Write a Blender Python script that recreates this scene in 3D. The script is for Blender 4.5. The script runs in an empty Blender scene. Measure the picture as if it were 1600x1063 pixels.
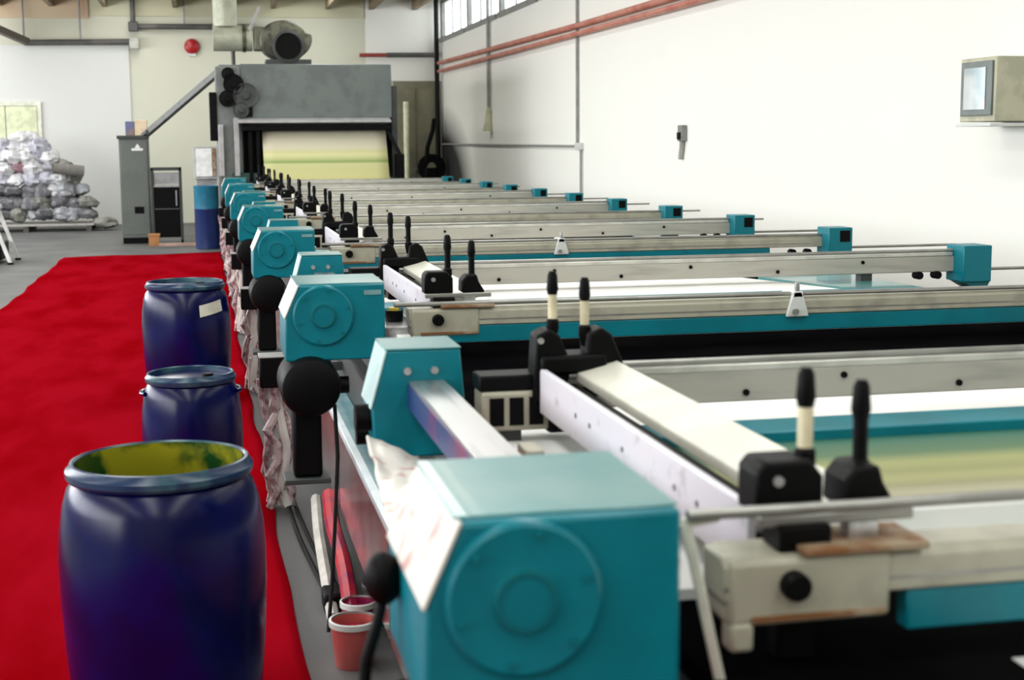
import bpy, bmesh, math, random
from mathutils import Vector, Matrix, noise
random.seed(7)
PI = math.pi
scene = bpy.context.scene
COL = scene.collection

# ------------------------------------------------------------------ camera
CAM_F, CAM_YAW, CAM_PITCH, CAM_ROLL = 2261.0, .2084, .1362, -.0081
cy, sy = math.cos(CAM_YAW), math.sin(CAM_YAW)
cp, sp = math.cos(CAM_PITCH), math.sin(CAM_PITCH)
Fv = Vector((sy*cp, cy*cp, -sp)); Rv = Vector((cy, -sy, 0)); Uv = Rv.cross(Fv)
R2 = math.cos(CAM_ROLL)*Rv + math.sin(CAM_ROLL)*Uv
U2 = -math.sin(CAM_ROLL)*Rv + math.cos(CAM_ROLL)*Uv
cam_data = bpy.data.cameras.new('camera')
cam = bpy.data.objects.new('camera', cam_data); COL.objects.link(cam)
cam.matrix_world = Matrix(((R2.x, U2.x, -Fv.x, 0), (R2.y, U2.y, -Fv.y, 0), (R2.z, U2.z, -Fv.z, 1.7), (0, 0, 0, 1)))
cam_data.sensor_width = 36.0
cam_data.lens = CAM_F/1600*36.0
cam_data.clip_start = .05
cam_data.dof.use_dof = True
cam_data.dof.focus_distance = 7.5
cam_data.dof.aperture_fstop = 4.5
scene.camera = cam

# ------------------------------------------------------------------ world, lights, exposure
world = bpy.data.worlds.new('sky'); scene.world = world; world.use_nodes = True
bg = world.node_tree.nodes['Background']
bg.inputs['Color'].default_value = (.80, .90, 1.0, 1); bg.inputs['Strength'].default_value = 2.5

def area(name, loc, rot, sx, sy_, power, col=(1, .98, .93)):
    l = bpy.data.lights.new(name, 'AREA'); l.shape = 'RECTANGLE'; l.size = sx; l.size_y = sy_
    l.energy = power; l.color = col
    o = bpy.data.objects.new(name, l); COL.objects.link(o); o.location = loc; o.rotation_euler = rot
    return o
# daylight through the three roof-light strips and through the window band of the left wall
for xs, pw in ((-4.6, 1200), (-1.2, 1400), (2.2, 1150)):
    area('roof_daylight', (xs, 12.5, 4.80), (0, 0, 0), 1.0, 38, pw)
area('window_daylight', (-8.16, 13.5, 2.7), (0, -PI/2, 0), 2.3, 35, 4300, (.97, .98, 1))

scene.view_settings.view_transform = 'Standard'
scene.view_settings.look = 'None'
scene.view_settings.gamma = 1.0
scene.view_settings.use_curve_mapping = False
scene.view_settings.exposure = -1.1

# ------------------------------------------------------------------ materials
MATS = {}
def mat(name, col, rough=.5, metal=0, col2=None, scale=8, lo=.45, hi=.6, bump=0, bscale=60, coat=0, stretch=None, spec=.5, detail=4):
    if name in MATS: return MATS[name]
    m = bpy.data.materials.new(name); m.use_nodes = True
    nt = m.node_tree; b = nt.nodes['Principled BSDF']
    b.inputs['Base Color'].default_value = (*col, 1); b.inputs['Roughness'].default_value = rough
    b.inputs['Metallic'].default_value = metal; b.inputs['Coat Weight'].default_value = coat
    b.inputs['Specular IOR Level'].default_value = spec
    tc = nt.nodes.new('ShaderNodeTexCoord'); src = tc.outputs['Object']
    if stretch:
        mp = nt.nodes.new('ShaderNodeMapping'); mp.inputs['Scale'].default_value = stretch
        nt.links.new(src, mp.inputs['Vector']); src = mp.outputs['Vector']
    if col2 is None: col2 = tuple(min(1, c*.82) for c in col)
    n = nt.nodes.new('ShaderNodeTexNoise'); n.inputs['Scale'].default_value = scale; n.inputs['Detail'].default_value = detail
    nt.links.new(src, n.inputs['Vector'])
    r = nt.nodes.new('ShaderNodeValToRGB')
    r.color_ramp.elements[0].position = lo; r.color_ramp.elements[0].color = (*col, 1)
    r.color_ramp.elements[1].position = hi; r.color_ramp.elements[1].color = (*col2, 1)
    nt.links.new(n.outputs['Fac'], r.inputs['Fac']); nt.links.new(r.outputs['Color'], b.inputs['Base Color'])
    if bump:
        n2 = nt.nodes.new('ShaderNodeTexNoise'); n2.inputs['Scale'].default_value = bscale
        nt.links.new(src, n2.inputs['Vector'])
        bp = nt.nodes.new('ShaderNodeBump'); bp.inputs['Strength'].default_value = bump; bp.inputs['Distance'].default_value = .02
        nt.links.new(n2.outputs['Fac'], bp.inputs['Height']); nt.links.new(bp.outputs['Normal'], b.inputs['Normal'])
    MATS[name] = m
    return m

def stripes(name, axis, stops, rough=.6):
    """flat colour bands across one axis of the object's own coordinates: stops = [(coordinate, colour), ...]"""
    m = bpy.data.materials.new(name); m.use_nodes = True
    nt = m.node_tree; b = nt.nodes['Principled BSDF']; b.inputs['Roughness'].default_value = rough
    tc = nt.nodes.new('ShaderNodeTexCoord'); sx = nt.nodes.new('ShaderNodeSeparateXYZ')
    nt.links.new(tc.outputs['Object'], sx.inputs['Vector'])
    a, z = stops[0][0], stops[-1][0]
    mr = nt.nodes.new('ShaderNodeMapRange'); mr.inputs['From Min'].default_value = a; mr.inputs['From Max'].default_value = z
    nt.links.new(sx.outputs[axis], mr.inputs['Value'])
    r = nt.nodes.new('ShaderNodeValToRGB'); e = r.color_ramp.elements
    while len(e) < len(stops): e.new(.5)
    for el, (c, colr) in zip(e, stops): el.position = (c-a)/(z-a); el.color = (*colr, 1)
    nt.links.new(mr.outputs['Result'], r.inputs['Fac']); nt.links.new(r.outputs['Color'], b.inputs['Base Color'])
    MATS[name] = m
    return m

TEAL = mat('teal_paint', (.0004, .170, .215), .34, col2=(.0004, .145, .185), scale=5, bump=.02, bscale=40, spec=.3)
TEAL_D = mat('teal_paint_disc', (.0005, .140, .165), .4, col2=(.0005, .12, .14), scale=6, spec=.3)
TEAL_PALE = mat('pale_teal_and_lid_highlight', (.075, .245, .245), .3, col2=(.13, .28, .27), scale=4, coat=.4)  # paler teal paints the highlight on housing lids; plain colour on the cover plates
PALE = mat('pale_paint_and_highlight', (.66, .68, .65), .35, col2=(.62, .66, .62), scale=6)
STAINED = mat('dye_spattered_white', (.62, .60, .54), .4, col2=(.44, .22, .20), scale=13, lo=.55, hi=.66)
CREAM = mat('cream_enamel', (.39, .38, .29), .4, col2=(.27, .255, .20), scale=9, lo=.5, hi=.75)
BEAMG = mat('grey_beam_paint', (.40, .385, .33), .4, col2=(.28, .27, .24), scale=7, lo=.5, hi=.8, stretch=(.4, 3, 3))
STEEL = mat('brushed_steel', (.55, .55, .54), .28, .85, col2=(.36, .36, .36), scale=6, stretch=(4, .3, 4))
PANEL = mat('polished_side_sheet', (.72, .72, .72), .16, .9, col2=(.55, .54, .54), scale=4)
RODM = mat('dull_rod_steel', (.33, .33, .30), .35, .6, scale=10)
BLACK = mat('black_plastic', (.0015, .0015, .0017), .5, scale=10, spec=.12)
BLKGL = mat('black_rubber_and_gap_shade', (.003, .003, .0033), .6, scale=10, spec=.22)
BLANKET = mat('printing_blanket_rubber', (.0025, .0025, .003), .9, col2=(.004, .004, .004), scale=3, spec=0)
SLEEVE = mat('ivory_sleeve', (.66, .60, .40), .5)
LAVEND = mat('white_squeegee_enamel', (.66, .65, .70), .4, col2=(.5, .49, .53), scale=18, lo=.62, hi=.72)
WHITEC = mat('warm_white_enamel', (.60, .60, .51), .4, col2=(.54, .53, .45), scale=7)
RUST = mat('rusty_plate', (.20, .085, .025), .7, col2=(.33, .25, .16), scale=16)
WHITEB = mat('white_backing_cloth', (.86, .86, .83), .7, col2=(.80, .80, .76), scale=3)
MAGENTA = mat('dye_stained_bar_side', (.16, .005, .075), .4, col2=(.01, .03, .13), scale=2.2, lo=.45, hi=.55)
BLUE_D = mat('dark_blue_plastic', (.0001, .0010, .040), .24, col2=(.0001, .002, .062), scale=4, spec=.34)
BLUE_R = mat('blue_rim_plastic', (.004, .022, .070), .28, col2=(.05, .13, .14), scale=6, lo=.45, hi=.68)
GREENP = mat('green_dye_film', (.006, .045, .008), .25, col2=(.27, .25, .012), scale=7, lo=.45, hi=.60, coat=.4)
REDP = mat('red_dye_plastic', (.42, .015, .03), .35, col2=(.25, .008, .05), scale=8)
PINKC = mat('stained_cable_sheath', (.50, .40, .40), .5, col2=(.20, .10, .11), scale=25)
GREYG = mat('machine_grey_green', (.120, .140, .130), .45, col2=(.095, .11, .105), scale=3)
GREYL = mat('light_grey_ledge', (.38, .38, .38), .4)
DARKG = mat('dark_grey_green', (.035, .042, .038), .5)
OLIVE = mat('olive_duct_sheet', (.13, .13, .09), .4, .3, col2=(.045, .045, .032), scale=6)
PAPER = mat('white_paper', (.8, .8, .78), .7)
REDPIPE = mat('red_pipe_paint', (.55, .22, .16), .5, col2=(.45, .14, .10), scale=3)
REDBELL = mat('red_alarm_paint', (.40, .012, .015), .35)
GREYPIPE = mat('dark_conduit', (.07, .07, .065), .5, col2=(.12, .11, .10), scale=3)
WALLPIPE = mat('grey_wall_conduit', (.30, .30, .29), .5)
BEIGE = mat('beige_cabinet_paint', (.50, .49, .36), .5)

# ------------------------------------------------------------------ mesh helpers
class MB:
    def __init__(s): s.v = []; s.f = []
    def box(s, x0, x1, y0, y1, z0, z1):
        n = len(s.v)
        s.v += [(x0, y0, z0), (x1, y0, z0), (x1, y1, z0), (x0, y1, z0), (x0, y0, z1), (x1, y0, z1), (x1, y1, z1), (x0, y1, z1)]
        s.f += [tuple(n+i for i in q) for q in ((3, 2, 1, 0), (4, 5, 6, 7), (0, 1, 5, 4), (1, 2, 6, 5), (2, 3, 7, 6), (3, 0, 4, 7))]
        return s
    def prism(s, poly, axis, a, b):
        """extrude a polygon along an axis; poly in the two other axes (x,z for y; y,z for x; x,y for z)"""
        def P(p, t): return {'y': (p[0], t, p[1]), 'x': (t, p[0], p[1]), 'z': (p[0], p[1], t)}[axis]
        n = len(s.v); k = len(poly)
        s.v += [P(p, a) for p in poly] + [P(p, b) for p in poly]
        s.f.append(tuple(range(n, n+k))); s.f.append(tuple(range(n+2*k-1, n+k-1, -1)))
        for i in range(k): j = (i+1) % k; s.f.append((n+i, n+k+i, n+k+j, n+j))
        return s
    def bar(s, p0, p1, w, h, up=(0, 0, 1)):
        p0, p1 = Vector(p0), Vector(p1); d = (p1-p0).normalized(); u = Vector(up)
        if abs(d.dot(u)) > .98: u = Vector((0, 1, 0))
        r = d.cross(u).normalized()*w/2; q = r.cross(d).normalized()*h/2
        n = len(s.v)
        for p in (p0, p1): s.v += [tuple(p-r-q), tuple(p+r-q), tuple(p+r+q), tuple(p-r+q)]
        s.f += [tuple(n+i for i in t) for t in ((3, 2, 1, 0), (4, 5, 6, 7), (0, 1, 5, 4), (1, 2, 6, 5), (2, 3, 7, 6), (3, 0, 4, 7))]
        return s
    def cyl(s, p0, p1, r0, r1=None, n=20, caps=True):
        if r1 is None: r1 = r0
        p0, p1 = Vector(p0), Vector(p1); d = (p1-p0).normalized()
        u = d.orthogonal().normalized(); w = d.cross(u); b = len(s.v)
        for p, r in ((p0, r0), (p1, r1)):
            for i in range(n):
                a = 2*PI*i/n; s.v.append(tuple(p+u*(r*math.cos(a))+w*(r*math.sin(a))))
        for i in range(n): j = (i+1) % n; s.f.append((b+i, b+j, b+n+j, b+n+i))
        if caps: s.f.append(tuple(range(b+n-1, b-1, -1))); s.f.append(tuple(range(b+n, b+2*n)))
        return s
    def tube(s, pts, r, n=8):
        pts = [Vector(p) for p in pts]; b = len(s.v); u = None
        for i, p in enumerate(pts):
            d = (pts[min(i+1, len(pts)-1)]-pts[max(i-1, 0)]).normalized()
            u = d.orthogonal().normalized() if u is None else (u-d*u.dot(d)).normalized()
            w = d.cross(u)
            for k in range(n):
                a = 2*PI*k/n; s.v.append(tuple(p+u*(r*math.cos(a))+w*(r*math.sin(a))))
        for i in range(len(pts)-1):
            for k in range(n):
                j = (k+1) % n; s.f.append((b+i*n+k, b+i*n+j, b+(i+1)*n+j, b+(i+1)*n+k))
        s.f.append(tuple(range(b+n-1, b-1, -1))); e = b+(len(pts)-1)*n; s.f.append(tuple(range(e, e+n)))
        return s
    def lathe(s, prof, c=(0, 0, 0), n=40, axis='z', close=False):
        """prof = [(radius, height)]; revolve about an axis through c"""
        b = len(s.v); c = Vector(c)
        for r, h in prof:
            for i in range(n):
                a = 2*PI*i/n; x, y = r*math.cos(a), r*math.sin(a)
                s.v.append(tuple(c+Vector({'z': (x, y, h), 'y': (x, h, y), 'x': (h, x, y)}[axis])))
        for k in range(len(prof)-1):
            for i in range(n):
                j = (i+1) % n; s.f.append((b+k*n+i, b+k*n+j, b+(k+1)*n+j, b+(k+1)*n+i))
        if close:
            s.f.append(tuple(range(b+n-1, b-1, -1))); e = b+(len(prof)-1)*n; s.f.append(tuple(range(e, e+n)))
        return s
    def ell(s, c, r, n=14, m=8):
        prof = [(max(1e-4, math.sin(PI*k/m)), -math.cos(PI*k/m)) for k in range(m+1)]
        b = len(s.v); s.lathe(prof, (0, 0, 0), n)
        for i in range(b, len(s.v)): v = s.v[i]; s.v[i] = (c[0]+v[0]*r[0], c[1]+v[1]*r[1], c[2]+v[2]*r[2])
        return s
    def sheet(s, fn, nu, nv):
        b = len(s.v)
        for i in range(nu+1):
            for j in range(nv+1): s.v.append(tuple(fn(i/nu, j/nv)))
        for i in range(nu):
            for j in range(nv):
                a = b+i*(nv+1)+j; s.f.append((a, a+nv+1, a+nv+2, a+1))
        return s
    def build(s, name, m, parent=None, smooth=True, bevel=0, solid=0, loc=None):
        me = bpy.data.meshes.new(name); me.from_pydata(s.v, [], s.f)
        bm = bmesh.new(); bm.from_mesh(me); bmesh.ops.recalc_face_normals(bm, faces=bm.faces); bm.to_mesh(me); bm.free()
        if smooth:
            me.polygons.foreach_set('use_smooth', [True]*len(me.polygons)); me.set_sharp_from_angle(angle=math.radians(32))
        me.materials.append(m)
        o = bpy.data.objects.new(name, me); COL.objects.link(o)
        if parent is not None: o.parent = parent
        if loc is not None: o.location = loc
        if solid:
            md = o.modifiers.new('thickness', 'SOLIDIFY'); md.thickness = solid; md.offset = 0
        if bevel:
            md = o.modifiers.new('bevel', 'BEVEL'); md.width = bevel; md.segments = 2; md.limit_method = 'ANGLE'; md.angle_limit = math.radians(40)
        return o

def tag(o, label=None, cat=None, group=None, kind=None):
    if label: o['label'] = label
    if cat: o['category'] = cat
    if group: o['group'] = group
    if kind: o['kind'] = kind
    return o
def thing(name, loc, label, cat, group=None):
    o = bpy.data.objects.new(name, None); COL.objects.link(o); o.location = loc; o.empty_display_size = .1
    return tag(o, label, cat, group)
def copy_tree(o, parent=None):
    c = o.copy(); COL.objects.link(c); c.parent = parent
    for ch in [x for x in bpy.data.objects if x.parent == o]: copy_tree(ch, c)
    return c
def struct(o): o['kind'] = 'structure'; return o

ORD = ['nearest the camera', 'second from the camera', 'third from the camera', 'fourth from the camera',
       'fifth from the camera', 'sixth from the camera', 'farthest from the camera']
ORDB = ['first', 'second', 'third', 'fourth', 'fifth', 'sixth', 'last']

# ------------------------------------------------------------------ the setting
BY, RX, LX, FY, CZ = 32.5, 5.3, -8.0, -6.5, 4.95     # back wall, right wall, left wall, front wall, ceiling
FLOOR = mat('worn_concrete', (.075, .078, .077), .6, col2=(.125, .123, .12), scale=1.3, lo=.35, hi=.7, bump=.05, bscale=25)
struct(MB().box(LX, RX, FY, BY, -.1, 0).build('floor', FLOOR, smooth=False))

def wall_mat(name, col, col2, dark_patch=None):
    m = mat(name, col, .75, col2=col2, scale=.5, lo=.4, hi=.7)
    if dark_patch:
        nt = m.node_tree; b = nt.nodes['Principled BSDF']
        old = b.inputs['Base Color'].links[0].from_socket
        tc = nt.nodes.new('ShaderNodeTexCoord'); mp = nt.nodes.new('ShaderNodeMapping'); mp.vector_type = 'TEXTURE'
        mp.inputs['Location'].default_value = dark_patch[0]; mp.inputs['Scale'].default_value = dark_patch[1]
        nt.links.new(tc.outputs['Object'], mp.inputs['Vector'])
        g = nt.nodes.new('ShaderNodeTexGradient'); g.gradient_type = 'SPHERICAL'; nt.links.new(mp.outputs['Vector'], g.inputs['Vector'])
        mx = nt.nodes.new('ShaderNodeMix'); mx.data_type = 'RGBA'; mx.inputs['B'].default_value = (*dark_patch[2], 1)
        r = nt.nodes.new('ShaderNodeValToRGB'); r.color_ramp.elements[0].position = .03; r.color_ramp.elements[1].position = .42
        nt.links.new(g.outputs['Fac'], r.inputs['Fac'])
        nt.links.new(r.outputs['Color'], mx.inputs['Factor']); nt.links.new(old, mx.inputs['A']); nt.links.new(mx.outputs['Result'], b.inputs['Base Color'])
    return m
# dark soft-edged patch on the right wall beside the dryer corner
WALL_R = wall_mat('whitewashed_wall', (.90, .90, .84), (.88, .88, .82), ((RX, 32.4, .6), (1.0, 4.2, 2.0), (.012, .011, .012)))
WALL_B = wall_mat('cream_back_wall', (.65, .65, .53), (.61, .61, .49))
WALL_W = wall_mat('white_back_panel', (.69, .70, .67), (.66, .67, .64))
WALL_P = wall_mat('peach_frieze_board', (.62, .42, .28), (.66, .55, .38))
WALL_F = wall_mat('yellowed_frieze_board', (.62, .60, .42), (.55, .53, .36))
WALL_GLOW = wall_mat('clerestory_glow_white', (.88, .88, .82), (.86, .86, .80))  # whiter tone stands in for clerestory light on the upper wall
CEIL = mat('ceiling_board', (.34, .31, .22), .7, col2=(.28, .25, .18), scale=1.5)

# right wall with a clerestory band of windows above z = 3.9
struct(MB().box(RX, RX+.25, FY, BY+.25, 0, 3.92).box(RX, RX+.25, FY, BY+.25, 4.82, CZ).build('wall_right', WALL_R, smooth=False))
GLASS = bpy.data.materials.new('daylit_frosted_glass'); GLASS.use_nodes = True
gb = GLASS.node_tree.nodes['Principled BSDF']; gb.inputs['Base Color'].default_value = (.9, .95, .95, 1); gb.inputs['Roughness'].default_value = .3
gb.inputs['Emission Color'].default_value = (.93, .98, 1, 1); gb.inputs['Emission Strength'].default_value = 6.0
FRAME = mat('window_frame_grey', (.26, .27, .25), .5)
y = FY; wi = 0
while y < BY-.1:
    y1 = min(y+3.25, BY)
    w = struct(MB().box(RX+.02, RX+.20, y, y+.09, 3.92, 4.82).box(RX+.02, RX+.20, y1-.09, y1, 3.92, 4.82)
               .box(RX-.05, RX+.20, y+.09, y1-.09, 3.90, 3.99).box(RX+.02, RX+.20, y+.09, y1-.09, 4.74, 4.82)
               .build('window_%d' % (wi+2), FRAME, smooth=False))
    for q in range(3):
        a = y+.09+q*(y1-y-.18)/3; b_ = a+(y1-y-.18)/3
        MB().box(RX+.10, RX+.12, a+.02, b_-.02, 3.99, 4.74).build('pane', GLASS, w, smooth=False)
        if q: MB().box(RX+.07, RX+.15, a-.02, a+.02, 3.99, 4.74).build('mullion', FRAME, w, smooth=False)
    y = y1; wi += 1

# back wall: white panelling on the left, cream plaster on the right, boarded frieze above
struct(MB().box(LX, RX+.25, BY, BY+.25, 0, CZ).build('wall_back', WALL_B, smooth=False))
struct(MB().box(LX, -1.45, BY-.03, BY, 0, 3.80).build('trim_1', WALL_W, smooth=False))
struct(MB().box(LX, -2.25, BY-.05, BY, 4.36, CZ).build('trim_2', WALL_P, smooth=False))
struct(MB().box(-2.20, 3.6, BY-.05, BY, 4.42, CZ).build('trim_3', WALL_F, smooth=False))
struct(MB().box(3.62, RX, BY-.04, BY, 3.06, CZ).build('trim_21', WALL_GLOW, smooth=False))  # added board that carries the painted clerestory light
# pale shuttered window low on the left of the back wall
w1 = struct(MB().box(-4.75, -3.30, BY-.08, BY-.03, 1.60, 1.68).box(-4.75, -3.30, BY-.08, BY-.03, 2.54, 2.62)
            .box(-4.75, -4.67, BY-.08, BY-.03, 1.68, 2.54).box(-3.38, -3.30, BY-.08, BY-.03, 1.68, 2.54)
            .build('window_1', mat('pale_window_frame', (.78, .78, .66), .6), smooth=False))
for i in range(2):
    MB().box(-4.66+i*.645, -4.04+i*.645, BY-.06, BY-.045, 1.69, 2.53).build('pane', mat('pale_yellow_pane', (.72, .76, .50), .35), w1, smooth=False)

# left wall and front wall (out of the frame), the left one with a wide window band that lets the daylight in
WALL_L = mat('plain_drab_wall', (.36, .35, .30), .8)
struct(MB().box(LX-.25, LX, FY, BY+.25, 0, 1.45).box(LX-.25, LX, FY, BY+.25, 3.95, CZ)
       .box(LX-.25, LX, FY, -4.2, 1.45, 3.95).box(LX-.25, LX, 31.2, BY+.25, 1.45, 3.95).build('wall_left', WALL_L, smooth=False))
for i in range(9):
    ya = -4.2+i*35.4/9; yb = ya+35.4/9
    struct(MB().box(LX-.10, LX-.03, ya, ya+.05, 1.45, 3.95).box(LX-.10, LX-.03, yb-.05, yb, 1.45, 3.95).box(LX-.10, LX-.03, ya+.05, yb-.05, 1.45, 1.51)
           .box(LX-.10, LX-.03, ya+.05, yb-.05, 3.89, 3.95).build('window_%d' % (40+i), FRAME, smooth=False))
struct(MB().box(LX-.25, RX+.25, FY-.25, FY, 0, CZ).build('wall_front', WALL_L, smooth=False))
# ceiling in strips that leave three roof lights open, purlins along the hall, one cross girder
strips = [(LX-.25, -5.1), (-4.1, -1.7), (-.7, 1.7), (2.7, RX+.25)]
cm = MB()
for a, b_ in strips: cm.box(a, b_, FY-.25, BY+.25, CZ, CZ+.15)
for a, b_ in ((-5.1, -4.1), (-1.7, -.7), (1.7, 2.7)): cm.box(a, b_, 31.5, BY+.25, CZ, CZ+.15).box(a, b_, FY-.25, FY, CZ, CZ+.15)
struct(cm.build('ceiling', CEIL, smooth=False))
PURL = mat('purlin_timber', (.20, .15, .09), .7, col2=(.28, .22, .14), scale=4)
n = 2
for i, xx in enumerate((-4.02, -2.98, -1.9, -.45, .55, 1.62, 2.80, 3.75, 4.7)):
    n += 1
    if xx != -1.9 and xx != 1.62:
        pass
    struct(MB().box(xx-.05, xx+.05, FY, BY-.06, 4.60, CZ).build('trim_%d' % (n+1), PURL, smooth=False))
struct(MB().box(LX, RX, 28.2, 28.4, 4.52, 4.60).build('trim_20', PURL, smooth=False))

# door and dark niche at the right end of the back wall
dmat = mat('olive_door_paint', (.25, .24, .16), .5, col2=(.19, .18, .12), scale=2)
d1 = struct(MB().box(4.22, 5.22, BY-.06, BY, 0, 3.05).build('door_1', dmat, smooth=False))
for a in (4.30, 4.76): MB().box(a, a+.40, BY-.08, BY-.06, .15, 2.90).build('door_panel', dmat, d1, smooth=False, bevel=.01)
MB().cyl((4.70, BY-.13, 1.1), (4.70, BY-.06, 1.1), .03).build('door_knob', STEEL, d1)

# ------------------------------------------------------------------ red carpet
random.seed(3)
def carpet(u, v):
    yy = -3.0 + v*25.9
    wob = .012*math.sin(yy*1.9)+.010*math.sin(yy*4.7+1)
    xr = .272 - .0016*max(0, yy-5) + wob*.7; xl = -2.10 + wob
    x = xl+(xr-xl)*u
    e = noise.noise((x*1.1+yy*.25, yy*.32, 0))
    z = .010 + .010*max(0, e)+.012*max(0, noise.noise((x*2.2+yy*.9, yy*.5, 4)))**1
    if u > .93: z += .014*max(0, math.sin(yy*5.5))*(u-.93)/.07
    if v > .995: yy += .12*math.sin(u*9)*.5
    return (x, yy + (.35*u if v == 1 else 0), z)
CARP = mat('red_carpet_felt', (.250, .0025, .0085), .9, col2=(.200, .0008, .0030), scale=1.6, lo=.4, hi=.65, bump=.18, bscale=9, stretch=(1.6, .5, 1), spec=0)
tag(MB().sheet(carpet, 60, 260).build('carpet', CARP, solid=.006), 'long red carpet runner laid along the aisle floor', 'carpet')

# ------------------------------------------------------------------ printing machine
Y0, S, NST = 1.775, 3.2, 7
Yend = 23.0
t = table = thing('printing_table', (0, 0, 0), 'long low machine table with black blanket running to the grey dryer', 'machine')
MB().box(.66, 3.42, .9, Yend, .50, .90).build('table_body', mat('machine_body_dark', (.03, .034, .034), .5, col2=(.055, .06, .06), scale=3), t, bevel=.01)
MB().box(.68, 3.40, .85, Yend+.05, .90, .935).build('blanket', BLANKET, t, bevel=.01)
MB().box(.485, .515, .9, Yend, .575, .605).build('rail_cap', mat('pale_blue_rail_edge', (.62, .70, .72), .3, col2=(.52, .62, .65), scale=5), t, bevel=.004)
MB().box(.515, .60, .9, Yend, .50, .585).build('rail_channel', mat('faded_teal_rail', (.14, .33, .38), .4, col2=(.25, .42, .46), scale=4), t, bevel=.006)
MB().box(.60, .66, .9, Yend, .50, .75).build('sill', DARKG, t)
yy = .9
while yy < Yend-.2:
    y1 = min(yy+1.6, Yend)
    MB().box(.492, .506, yy+.02, y1-.02, .24, .575).build('side_sheet', PANEL, t, smooth=False)
    MB().box(.60, .70, yy+.05, yy+.15, 0, .50).build('leg', GREYG, t, bevel=.006)
    MB().box(3.30, 3.40, yy+.05, yy+.15, 0, .50).build('leg', GREYG, t, bevel=.006)
    yy = y1

# --- big teal gear housing with a round disc (A)
def make_housing():
    r = thing('gear_housing', (0, 0, 0), '', 'machine housing', 'teal gear housings')
    # outline in x,z ; left flank leans in above z = 1.10
    poly = [(.256, .955), (.602, .955), (.602, 1.217), (.308, 1.217), (.258, 1.105)]
    body = MB().prism(poly, 'y', 0, .36).build('body', TEAL, r, bevel=.006)
    dz, dx = 1.112, .388
    d = MB().lathe([(.001, -.016), (.036, -.016), (.040, -.010), (.052, -.008), (.098, -.012), (.104, -.008), (.106, 0), (.106, .004)], (dx, 0, dz), 48, 'y').build('disc', TEAL, r)
    MB().lathe([(.034, -.018), (.040, -.018), (.043, -.010), (.034, -.008)], (dx, 0, dz), 40, 'y').build('hub_ring', TEAL_D, d)
    for a in range(6):
        x, z = dx+.088*math.cos(a*PI/3+.3), dz+.088*math.sin(a*PI/3+.3)
        MB().cyl((x, -.018, z), (x, -.010, z), .005, n=8).build('screw', TEAL_D, d)
    MB().box(.300, .604, .02, .362, 1.217, 1.221).build('lid', TEAL_PALE, r, bevel=.002)  # top sheet with the highlight put into its paler colour
    # thin pale sheet on the leaning flank, painted as its highlight
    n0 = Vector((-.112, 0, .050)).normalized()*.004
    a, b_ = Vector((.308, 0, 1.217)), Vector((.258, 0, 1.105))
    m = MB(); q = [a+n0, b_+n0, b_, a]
    m.prism([(p.x, p.z) for p in q], 'y', -.002, .362).build('flank_highlight', PALE, r)
    MB().box(.530, .590, -.003, 0, 1.180, 1.196).build('name_plate', mat('worn_name_plate', (.16, .32, .33), .5), r, smooth=False)
    # drive motor hanging under the box
    mo = MB().lathe([(.001, -.06), (.070, -.06), (.098, -.045), (.105, -.02), (.105, .20), (.09, .23), (.001, .23)], (.338, 0, .868), 32, 'y').build('motor', BLACK, r)
    MB().box(.274, .374, .0, .10, .545, .80).build('gear_column', BLACK, r, bevel=.012)
    MB().box(.24, .40, -.02, .12, .525, .545).build('column_foot', DARKG, r, bevel=.004)
    MB().cyl((.43, .05, .86), (.475, .05, .86), .03).build('terminal_box', BLACK, mo)
    MB().tube([(.42, .0, .80), (.425, -.02, .62), (.41, -.03, .40), (.39, -.05, .16), (.37, -.1, .015)], .007).build('motor_cable', BLKGL, r)
    return r
hA = make_housing()
housings = []
for k in range(NST):
    h = hA if k == 0 else copy_tree(hA)
    h.location = (0, Y0+k*S, 0)
    h['label'] = 'big teal gear housing with round disc, ' + ORD[k]
    housings.append(h)
for ch in list(housings[0].children):
    if ch.name.startswith('name_plate'): bpy.data.objects.remove(ch); continue
    if ch.name.startswith('flank_highlight'):
        ch.data = ch.data.copy(); ch.data.materials[0] = STAINED; ch['label'] = 'white flank highlight spattered with dye'

# black hand lever on the left of the nearest housing
lv = thing('hand_lever', (.235, Y0+.25, 1.03), 'black bulb-shaped hand lever at the left of the nearest teal housing', 'lever')
MB().ell((0, 0, .045), (.030, .030, .040)).build('grip', BLACK, lv)
MB().tube([(0, 0, .02), (-.012, -.01, -.02), (-.03, -.02, -.07), (-.035, -.02, -.14)], .009).build('stem', BLACK, lv)
MB().tube([(-.034, -.02, -.13), (.0, .03, -.135), (.10, .06, -.13)], .008).build('pivot_arm', BLACK, lv)

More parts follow.
